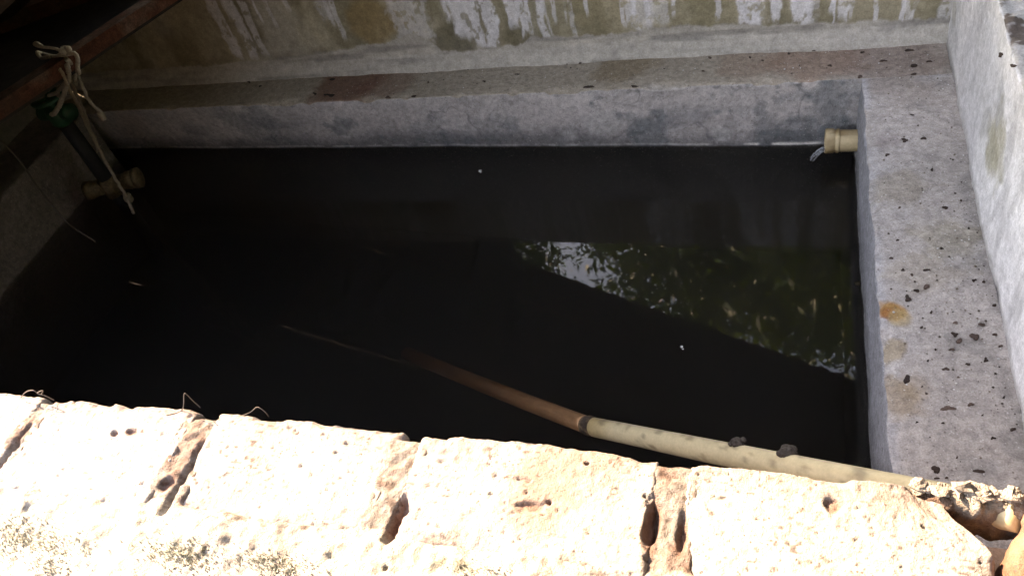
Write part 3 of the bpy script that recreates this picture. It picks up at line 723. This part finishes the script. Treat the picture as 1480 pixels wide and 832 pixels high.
tee = thing('pipe_fitting', (rx, ry, .12), 'cream plastic tee fitting around the black riser pipe just above the water', 'fitting')
ax = np.array([.93, .37, 0.0])
c0 = np.array([rx, ry, .135])
V, F = tube([c0-ax*.16, c0-ax*.12, c0-ax*.119, c0+ax*.119, c0+ax*.12, c0+ax*.17], [.06, .06, .052, .052, .06, .06], 18); mesh('sleeve', V, F, M_CREAM, tee)
V, F = tube([c0+np.array([0, 0, -.07]), c0+np.array([0, 0, .06])], .06, 18); mesh('collar', V, F, M_CREAM, tee)
V, F = tube([c0+ax*.17, c0+ax*.20, c0+ax*.20+np.array([0, 0, .0])], [.066, .066, .05], 18); mesh('end_cap', V, F, M_CREAM, tee)

# ------------------------------------------------------------------ strings
def string(name, px_pts, zs, rad, mat, label, extra=()):
    pts = [onz(a, b, zz) for (a, b), zz in zip(px_pts, zs)]
    pth = spline(pts, 10)
    pth = [p+np.array([random.gauss(0, .002) for _ in range(3)]) for p in pth]
    V, F = join([tube(pth, rad, 7)]+list(extra))
    return tag(mesh(name, V, F, mat, base=pts[0]), label, 'string', 'strings tied to the rusty beam')
KZ = BZ+.02
k0 = onz(95, 76, KZ)
# loop round the beam and its knot
loop = []
hw, hh = .085/2+.012, .075+.014
for q in np.linspace(0, 1, 29):
    a = 2*math.pi*q; u = math.cos(a); w = math.sin(a)
    r = 1/max(abs(u), abs(w), .75)
    loop.append(k0*np.array([1, 1, 0])+np.array([0, 0, BZ-.037])+bs*hw*u*r*.95+np.array([0, 0, 1])*(hh/2+.005)*w*r*.95+bd*.02*math.sin(a*2))
knot = [lump(k0+np.array(d)*.02+np.array([0, 0, .01]), .020, i, .9, 10, 8) for i, d in enumerate(((0, 0, 0), (1, .3, .2), (-.6, .8, 0), (.2, -.9, .3)))]
tail = tube(spline([onz(95, 76, KZ), onz(78, 70, KZ+.04), onz(60, 68, KZ+.05), onz(50, 65, KZ+.05), onz(53, 62, KZ+.06), onz(62, 68, KZ+.04)], 8), .008, 7)
tail2 = tube(spline([onz(95, 76, KZ), onz(80, 82, KZ-.02), onz(62, 78, KZ-.03), onz(54, 76, KZ), onz(60, 84, KZ-.03), onz(72, 82, KZ-.02)], 8), .010, 7)
V, F = join([tube(loop, .011, 7)]+knot+[tail, tail2])
tag(mesh('string', V, F, M_STRING, base=k0), 'white string looped and knotted round the rusty beam with two loose tails', 'string', 'strings tied to the rusty beam')
tab = onz(146, 166, .80)
tp = [tube([tab+np.array([-.02, .02, .035]), tab, tab+np.array([.012, -.012, -.03])], [.007, .022, .016], 8)]
string('string', [(97, 86), (103, 98), (112, 110), (118, 122), (128, 144), (144, 162)], [BZ-.02, BZ-.1, BZ-.16, 1.0, .9, .82], .009, M_STRING, 'pale string ending in a white paper-like tab, rightmost of the hanging strings', tp)
wt = onz(185, 286, .07); w2 = onz(137, 232, .22)
string('string', [(96, 84), (98, 100), (103, 118), (120, 160), (140, 208), (160, 246), (180, 280), (186, 292), (194, 310)], [BZ, BZ-.1, 1.0, .72, .45, .28, .12, .07, -.01], .010, M_TAN, 'longest tan string hanging past the cream fitting down to the water', [lump(wt, .030, 3, 1.3, 10, 8)])
string('string', [(78, 82), (90, 106), (100, 130), (112, 150), (126, 182), (137, 202), (142, 214)], [BZ, BZ-.05, 1.0, .86, .62, .48, .40], .009, M_TAN, 'tan string hanging beside the green valve with a small knotted end', [lump(onz(136, 228, .30), .020, 9, 1.4, 10, 8), tube([onz(142, 214, .40), onz(136, 228, .30), onz(140, 240, .24)], .008, 6)])
string('string', [(97, 92), (99, 108), (95, 128), (88, 146), (80, 162), (75, 166)], [BZ-.02, BZ-.08, 1.02, .95, .9, .88], .013, M_STRING, 'short thick white string end hanging over the green valve')
string('string', [(96, 86), (104, 95), (108, 110), (110, 122)], [BZ, BZ-.06, BZ-.14, BZ-.2], .012, M_STRING, 'short frayed string end beside the knot on the beam')
string('string', [(70, 138), (82, 134), (92, 124), (98, 132), (104, 138), (92, 142), (82, 136)], [.9, .92, .96, .93, .9, .88, .9], .011, M_STRING, 'white string wound around the neck of the green valve')
def wire(px_pts, zs, rad, label):
    pts = [onz(a, b, zz) for (a, b), zz in zip(px_pts, zs)]
    V, F = tube(spline(pts, 12), rad, 6)
    tag(mesh('wire', V, F, M_WIRE, base=pts[0]), label, 'wire')
wire([(-12, 190), (3, 205), (30, 235), (60, 278), (98, 322), (120, 338), (137, 349)], [.75, .70, .56, .40, .22, .10, .01], .005, 'thin dark wire hanging down to the water along the left ledge')
wire([(240, 600), (263, 592), (266, 570), (270, 570), (278, 578), (289, 588)], [1.05, 1.055, 1.13, 1.13, 1.09, 1.05], .0014, 'thin bent wire standing up on the sunlit front wall edge')
wire([(30, 574), (38, 566), (48, 564), (58, 570), (62, 564), (54, 568), (66, 572), (78, 578)], [1.06, 1.09, 1.10, 1.08, 1.11, 1.10, 1.08, 1.05], .0016, 'curled dark wire on the front wall at the left joint')
wire([(345, 602), (356, 598), (364, 594), (372, 588), (384, 596), (388, 602)], [1.04, 1.06, 1.06, 1.09, 1.07, 1.04], .0011, 'fine dark fibre arching above the front wall edge, right of the bent wire')
wire([(1449, 122), (1452, 112), (1457, 108), (1464, 118), (1463, 121)], [.86, .88, .9, .86, .85], .003, 'thin curled wire stuck on the pale right wall')

# ------------------------------------------------------------------ leaf bits on the ledges
RL = [(1308, 203, 12, 6), (1335, 200, 8, 5), (1282, 224, 7, 5), (1347, 245, 5, 4), (1318, 167, 10, 4), (1366, 300, 10, 5), (1389, 290, 5, 3), (1297, 347, 5, 3), (1288, 373, 6, 4), (1305, 390, 7, 4), (1339, 390, 12, 3), (1318, 397, 5, 4), (1339, 414, 10, 9), (1325, 420, 9, 5),
      (1312, 431, 11, 10), (1361, 359, 6, 3), (1408, 405, 7, 4), (1422, 407, 5, 4), (1346, 451, 5, 4), (1381, 466, 7, 5), (1380, 483, 11, 7), (1386, 492, 10, 9), (1409, 486, 16, 11), (1419, 469, 12, 5), (1437, 441, 6, 5), (1332, 473, 6, 3), (1438, 483, 8, 5), (1376, 505, 9, 5), (1367, 533, 11, 6), (1399, 526, 8, 4),
      (1425, 520, 8, 7), (1311, 548, 14, 13), (1341, 521, 4, 3), (1333, 559, 6, 4), (1352, 505, 4, 3), (1370, 590, 24, 10), (1403, 584, 10, 6), (1339, 569, 9, 5), (1435, 633, 8, 5), (1464, 620, 9, 6), (1353, 678, 16, 13), (1415, 681, 20, 8), (1363, 611, 5, 3), (1354, 691, 9, 4), (1383, 661, 4, 3), (1451, 574, 5, 4), (1368, 690, 5, 4), (1446, 500, 7, 4), (1400, 330, 4, 3), (1300, 300, 4, 3), (1385, 545, 4, 3), (1325, 610, 4, 3), (1420, 600, 4, 3)]
BL = [(1026, 84, 7, 4), (1084, 84, 6, 4), (1102, 88, 5, 3), (1016, 103, 5, 3), (1175, 72, 12, 4), (1236, 68, 8, 6), (1246, 76, 7, 3), (1314, 73, 14, 4), (1321, 95, 15, 5), (1321, 110, 11, 3), (1243, 113, 7, 6), (1277, 88, 11, 3), (1343, 89, 9, 3), (839, 91, 7, 3), (851, 126, 20, 4), (917, 126, 15, 3), (1352, 58, 14, 4), (480, 115, 9, 4), (477, 138, 18, 5), (455, 136, 7, 4), (560, 142, 10, 4), (597, 141, 9, 3), (747, 108, 8, 3), (619, 119, 4, 2), (376, 125, 5, 3), (360, 119, 5, 3), (1200, 95, 6, 3), (1140, 78, 6, 3), (700, 118, 5, 3), (960, 100, 4, 2)]
SPECIAL = {(1409, 486): 'ragged dark leaf bit near the right wall, widest in the cluster of three', (1311, 548): 'round dark leaf bit beside the tan stain on the right ledge', (1370, 590): 'long dark leaf bit lying crosswise in the middle of the right ledge', (1353, 678): 'lumpy dark leaf bit at the near end of the right ledge, closer to the water',
           (1415, 681): 'oval dark leaf bit at the near end of the right ledge, closer to the wall', (1312, 431): 'ragged dark leaf bit just beyond the orange rust stain', (477, 138): 'dark leaf bit in the reddish patch at the dim end of the back ledge', (851, 126): 'long reddish leaf bit on the lip of the back ledge', (1308, 203): 'dark leaf bit with a stalk on the right ledge level with the spout', (1243, 113): 'dark leaf bit on the inner corner of the two ledges'}
def flake(p, ux, uy, n0, lx, ly, h, s):
    r = random.Random(s); n = 14; V = [p+n0*h*1.0]; ph = r.random()*6; am = .38*r.random()
    for ring, (rr, hh) in enumerate(((.45, .9), (.85, .55), (1.0, -.2))):
        for k in range(n):
            a = 2*math.pi*k/n; w = 1+.22*math.sin(2*a+ph)+am*math.sin(3*a+ph*2)+r.gauss(0, .06)
            V.append(p+ux*lx*rr*w*math.cos(a)+uy*ly*rr*w*math.sin(a)+n0*h*(hh+r.gauss(0, .12)))
    F = [(0, 1+k, 1+(k+1) % n) for k in range(n)]
    for q in (0, 1):
        for k in range(n): F.append((1+q*n+k, 1+(q+1)*n+k, 1+(q+1)*n+(k+1) % n, 1+q*n+(k+1) % n))
    F.append(tuple(1+2*n+k for k in range(n))[::-1])
    return np.array(V), F
for lst, lb, grp in ((RL, 'small dark leaf bit lying on the speckled right ledge', 'dark leaf bits on the right ledge'), (BL, 'small dark leaf bit lying on the brown back ledge', 'dark leaf bits on the back ledge')):
    for q, (px, py, w, h) in enumerate(lst):
        p = onz(px, py, LH+.001); a = onz(px+w*.5, py, LH+.001)-p; b = onz(px, py-h*.5, LH+.001)-p
        if lst is BL: p[1] = max(p[1], .012)
        V, F = flake(p, a/np.linalg.norm(a), b/np.linalg.norm(b), np.array([0, 0, 1.0]), np.linalg.norm(a)*.86, np.linalg.norm(b)*.86, .0045, q*7+len(lst))
        cc = np.array((.075, .05, .042))*(.55+1.3*random.random()**2); tag(mesh('leaf_bit', V, F, M_BIT, None, full(len(V), cc)*RNG.uniform(.7, 1.3, (len(V), 1)), base=p), SPECIAL.get((px, py), lb), 'leaf bit', grp)
for px, py, w, h, lb in ((1449, 79, 6, 8, 'small dark bit stuck on the pale right wall near its top'), (1466, 95, 8, 5, 'small dark bit on the pale right wall beside the curled wire')):
    p = onx(px, py, WR-.006); a = onx(px+w*.5, py, WR-.006)-p; b = onx(px, py-h*.5, WR-.006)-p
    V, F = flake(p, a/np.linalg.norm(a), b/np.linalg.norm(b), np.array([-1.0, 0, 0]), np.linalg.norm(a), np.linalg.norm(b), .010, px)
    tag(mesh('leaf_bit', V, F, M_DARK, base=p), lb, 'leaf bit')
# grit: uncountable crumbs on both ledges
parts = []
for k in range(620):
    if k < 400:
        y = -2.5*random.random(); x = .03+.35*(random.random()**.6); 
    else: x = -3.2*random.random()**1.3+.35; y = .03+.26*random.random()
    parts.append(lump((x, y, LH+.002), .0018+.0035*random.random()**3, k % 37, .6, 6, 4))
V, F = join(parts)
c = np.repeat(np.array([random.choice(((.06, .045, .04), (.10, .08, .07), (.55, .53, .50), (.62, .6, .58), (.2, .16, .13))) for _ in parts]), len(parts[0][0]), 0)
tag(mesh('grit', V, F, grit_mat('grit', None, 200, .3, .2), None, c, base=(0, 0, LH)), 'loose grit and crumbs strewn over the cement ledges', 'grit', kind='stuff')

# ------------------------------------------------------------------ roof over the tank (the water mirrors its dark underside)
SUN = np.array([-.70, .35, .62]); SUN /= np.linalg.norm(SUN)
TA = SUN[2]/SUN[1]
RA, RB = 3.3, .42               # lean-to plane, falling towards the left, pitch shaped to darken that end
def rz(x): return RA+RB*x
def eave(x): return FY+.012+(rz(x)-TOP)/TA
rf = thing('roof', (-4, -1, GZ), 'dark corrugated lean-to roof over the tank, seen mirrored in the water', 'roof')
RP = [(1.25, .99), (-5.5, 1.43), (-5.5, eave(-5.5)), (-1.9, eave(-1.9))]
def roof_sheet():
    n, m = 240, 60; V = []
    for i in range(n):
        u = i/(n-1)
        back = np.array(RP[0])*(1-u)+np.array(RP[1])*u; front = np.array(RP[3])*(1-u)+np.array(RP[2])*u
        for j in range(m):
            q = back+(front-back)*j/(m-1); V.append((q[0], q[1], rz(q[0])+.012*math.sin(u*240)))
    V = np.array(V); B = V.copy(); B[:, 2] += .012; idx = np.arange(n*m).reshape(n, m); k = n*m
    F = np.stack([idx[:-1, :-1], idx[1:, :-1], idx[1:, 1:], idx[:-1, 1:]], -1).reshape(-1, 4).tolist()
    F += [[a+k for a in f[::-1]] for f in F]
    ring = np.concatenate([idx[:, 0], idx[-1, 1:], idx[-2::-1, -1], idx[0, -2:0:-1]])
    for q in range(len(ring)): F.append([ring[(q+1) % len(ring)], ring[q], ring[q]+k, ring[(q+1) % len(ring)]+k])
    return np.vstack([V, B]), F
V, F = roof_sheet(); mesh('roof_sheet', V, F, M_ROOF, rf)
for t in (.12, .4, .68, .93):
    a = np.array(RP[0])*(1-t)+np.array(RP[3])*t; b = np.array(RP[1])*(1-t)+np.array(RP[2])*t
    a = np.array([*a, rz(a[0])-.10]); b = np.array([*b, rz(b[0])-.10]); V, F = tube([a, b], .07, 8); mesh('rafter', V, F, M_WOOD, rf)
hs = [(-1.7, rz(-2.5)-.12), (.25, 1.22), (1.0, 1.15), (1.0, rz(-2.5)-.03), (-1.7, rz(-2.5)-.03)]  # unseen sheet added under the roof, cuts light from the right
V = [(x, y, z) for x in (-2.51, -2.49) for y, z in hs]
mesh('hanging_shade_sheet', V, [(0, 1, 2, 3, 4), (9, 8, 7, 6, 5)]+[(q, 5+q, 5+(q+1) % 5, (q+1) % 5) for q in range(5)], M_ROOF, rf, smooth=False)
fs = [(-5.15, .99), (-3.58, 1.10), (-3.05, rz(-3.05)-.03), (-5.15, rz(-5.15)-.03)]  # unseen curtain added at the eave, cuts front light to the left end
V = [(x, eave(x)+.03+e, z) for e in (0, .02) for x, z in fs]
mesh('front_shade_sheet', V, [(3, 2, 1, 0), (4, 5, 6, 7)]+[(q, (q+1) % 4, 4+(q+1) % 4, 4+q) for q in range(4)], M_ROOF, rf, smooth=False)
for x, y in ((.75, .85), (-2.8, 1.1)):
    V, F = tube([(x, y, GZ-.1), (x, y, rz(x)-.05)], .10, 10); mesh('post', V, F, M_WOOD, rf)

aw = thing('shade_awning', (1.2, -2.6, GZ), 'unseen awning board on two posts above the near right corner of the tank', 'shade_awning')  # added out of view to dim the near end of the right ledge
V, F = boxm(-1.75, 2.4, -4.3, -1.35, 3.05, 3.12); mesh('board', V, F, M_ROOF, aw, smooth=False)
for y in (-4.1, -1.5):
    V, F = tube([(1.35, y, GZ-.1), (1.35, y, 3.048)], .07, 10); mesh('post', V, F, M_WOOD, aw)

# ------------------------------------------------------------------ trees behind the tank
def tree(x, y, h, cr, cz, label, mat, s, nleaf=5200, lean=0.0, gaps=()):
    r = random.Random(s)
    root = thing('tree', (x, y, GZ), label, 'tree', 'trees behind the tank')
    pts = [(x+lean*t*t+.1*math.sin(3*t+s), y+.1*math.sin(2*t), GZ+t*h) for t in np.linspace(0, .92, 9)]
    limbs = [tube(pts, [.30*(1-.75*t) for t in np.linspace(0, 1, 9)], 10)]; tips = []
    for k in range(13):
        t0 = .35+.55*r.random(); b = np.array(pts[int(t0*8.5)]); a = r.random()*6.28; L = cr*(.5+.5*r.random())
        e = b+np.array([math.cos(a)*L, math.sin(a)*L, L*(.2+.6*r.random())]); mid = (b+e)/2+np.array([0, 0, .12*L])
        limbs.append(tube([b, mid, e], [.10, .06, .02], 6)); tips += [mid, e]
    V, F = join(limbs); mesh('trunk', V, F, M_BARK, root)
    cl = [np.array([x+lean*.8, y, GZ+cz])+np.array([r.gauss(0, .5)*cr, r.gauss(0, .5)*cr, r.gauss(0, .42)*cr]) for _ in range(34)]+tips
    g = np.random.default_rng(s); C = np.array(cl)[g.integers(0, len(cl), nleaf)]
    P = C+g.normal(0, .15*cr, (nleaf, 3)); L = (.06+.08*g.random(nleaf))[:, None]
    u = g.normal(0, 1, (nleaf, 3)); u /= np.linalg.norm(u, axis=1)[:, None]
    w = np.cross(u, g.normal(0, 1, (nleaf, 3))); w /= np.linalg.norm(w, axis=1)[:, None]+1e-9
    V = np.stack([P-u*L, P+w*L*.42+u*L*.1, P+u*L, P-w*L*.42+u*L*.1], 1).reshape(-1, 3)
    F = np.arange(nleaf*4).reshape(-1, 4).tolist()
    mesh('crown', np.array(V), F, mat, root, smooth=False)
tree(-1.2, 9.0, 15.0, 2.8, 11.9, 'dark leafy tree behind the back wall, seen mirrored in the middle of the water', M_LEAF, 3, 30000)
tree(-6.9, 3.8, 8.2, 1.9, 6.8, 'unseen dense tree added beyond the left end to shade the roof edge', M_LEAF, 31, 24000)  # added out of view, keeps sun off the roof's back edge
tree(.9, 7.2, 11.5, 2.5, 8.6, 'bright green tree behind the back wall, seen mirrored beside the right ledge', M_LEAF2, 5, 26000)
tree(-8.0, 9.5, 13.0, 2.6, 10.4, 'tall dark tree behind the left end of the back wall', M_LEAF, 8, 22000)
tree(1.8, 10.5, 17.0, 3.0, 13.4, 'very tall dense tree behind the bright green one', M_LEAF, 21, 30000)
tree(-11.0, 15.0, 17.5, 3.4, 13.2, 'tallest tree far behind the back wall', M_LEAF, 12, 30000)

def shade_hedge():  # added out of view to block the low opening on the right
    root = thing('shade_hedge', (3.0, -2, GZ), 'unseen hedge beyond the right wall', 'shade_hedge')
    n = 60000; g = np.random.default_rng(77)
    P = np.stack([2.5+1.2*g.random(n), -7+13*g.random(n), GZ+6.5*g.random(n)], 1); P[:, 0] += .4*(fbm(0*P[:, 0], P[:, 1], P[:, 2], 1.2, 3, 5)-.5)
    L = (.07+.08*g.random(n))[:, None]; u = g.normal(0, 1, (n, 3)); u /= np.linalg.norm(u, axis=1)[:, None]
    w = np.cross(u, g.normal(0, 1, (n, 3))); w /= np.linalg.norm(w, axis=1)[:, None]+1e-9
    V = np.stack([P-u*L, P+w*L*.45, P+u*L, P-w*L*.45], 1).reshape(-1, 3)
    mesh('foliage', V, np.arange(n*4).reshape(-1, 4).tolist(), M_LEAF, root, smooth=False)
    st = []
    for k in range(14):
        y = -6.6+.95*k; st.append(tube([(3.1, y, GZ-.1), (3.15, y+.1, GZ+3), (3.1, y, GZ+7)], [.09, .06, .03], 7))
    V, F = join(st); mesh('stems', V, F, M_BARK, root)
shade_hedge()
# ------------------------------------------------------------------ unseen house and yard wall, added behind the viewer to shape the light
hw_ = thing('shade_house', (3, -10, GZ), 'unseen house standing across the yard behind the viewer on the right', 'shade_house')
V, F, N = extrude(dense_profile([(-12, GZ, 3), (-12, 7.0, 3), (-8.1, 7.0, 3), (-8.1, GZ, 3)], 0), 'x', np.linspace(-1.4, 9.0, 40))
mesh('wall', V, F, M_PLASTER, hw_, full(len(V), (.10, .085, .075)))
V, F = boxm(-1.6, 9.3, -12.3, -7.9, 7.003, 7.2); mesh('roof', V, F, M_ROOF, hw_, smooth=False)
V, F = boxm(1.4, 3.2, -8.098, -8.0, GZ+.1, GZ+5.6); mesh('door', V, F, M_WOOD, hw_, smooth=False)
V, F, N = extrude(dense_profile([(-8.9, GZ, 3), (-8.9, 2.5, 3), (-8.5, 2.5, 3), (-8.5, GZ, 3)], 0), 'x', np.linspace(-14, -1.42, 40))
tag(mesh('shade_yard_wall', V, F, M_PLASTER, None, full(len(V), (.12, .10, .09)), base=(-7, -8.7, GZ)), 'unseen low yard wall added behind the viewer on the left', 'wall')  # added out of view, kept low to let front light in

# ------------------------------------------------------------------ light, camera, output
w = bpy.data.worlds.new('World'); scene.world = w; w.use_nodes = True
nt = w.node_tree; bg = nt.nodes['Background']
sky = nt.nodes.new('ShaderNodeTexSky'); sky.sky_type = 'NISHITA'; sky.sun_disc = False; sky.dust_density = .4; sky.air_density = 1.0; sky.ozone_density = 1.8
sky.sun_elevation = math.asin(SUN[2]); sky.sun_rotation = math.atan2(SUN[0], SUN[1])
nt.links.new(sky.outputs[0], bg.inputs[0]); bg.inputs[1].default_value = .15
sl = bpy.data.lights.new('sun', 'SUN'); sl.energy = 2.0; sl.angle = math.radians(.5); sl.color = (1.0, .98, .96)
so = bpy.data.objects.new('sun', sl); COL.objects.link(so); so.rotation_euler = Vector(SUN).to_track_quat('Z', 'Y').to_euler(); so.location = (0, 0, 6)
cam = bpy.data.cameras.new('camera'); co = bpy.data.objects.new('camera', cam); COL.objects.link(co)
cam.sensor_width = 36; cam.lens = 36*F_PX/1480; cam.clip_start = .01; cam.clip_end = 800
Mx = Matrix(((RT[0], UP[0], -FW[0]), (RT[1], UP[1], -FW[1]), (RT[2], UP[2], -FW[2]))).to_4x4(); Mx.translation = Vector(CAM*U)
co.matrix_world = Mx; scene.camera = co
vs = scene.view_settings; vs.view_transform = 'Standard'; vs.look = 'None'; vs.gamma = 1; vs.use_curve_mapping = False; vs.exposure = 3.95; vs.use_white_balance = True; vs.white_balance_temperature = 13000; vs.white_balance_tint = 22
cy = scene.cycles; cy.use_denoising = True; cy.volume_bounces = 1; cy.max_bounces = 10; cy.diffuse_bounces = 5; cy.glossy_bounces = 4; cy.transmission_bounces = 8; cy.transparent_max_bounces = 8
cy.caustics_reflective = False; cy.caustics_refractive = True; cy.sample_clamp_indirect = 6.0
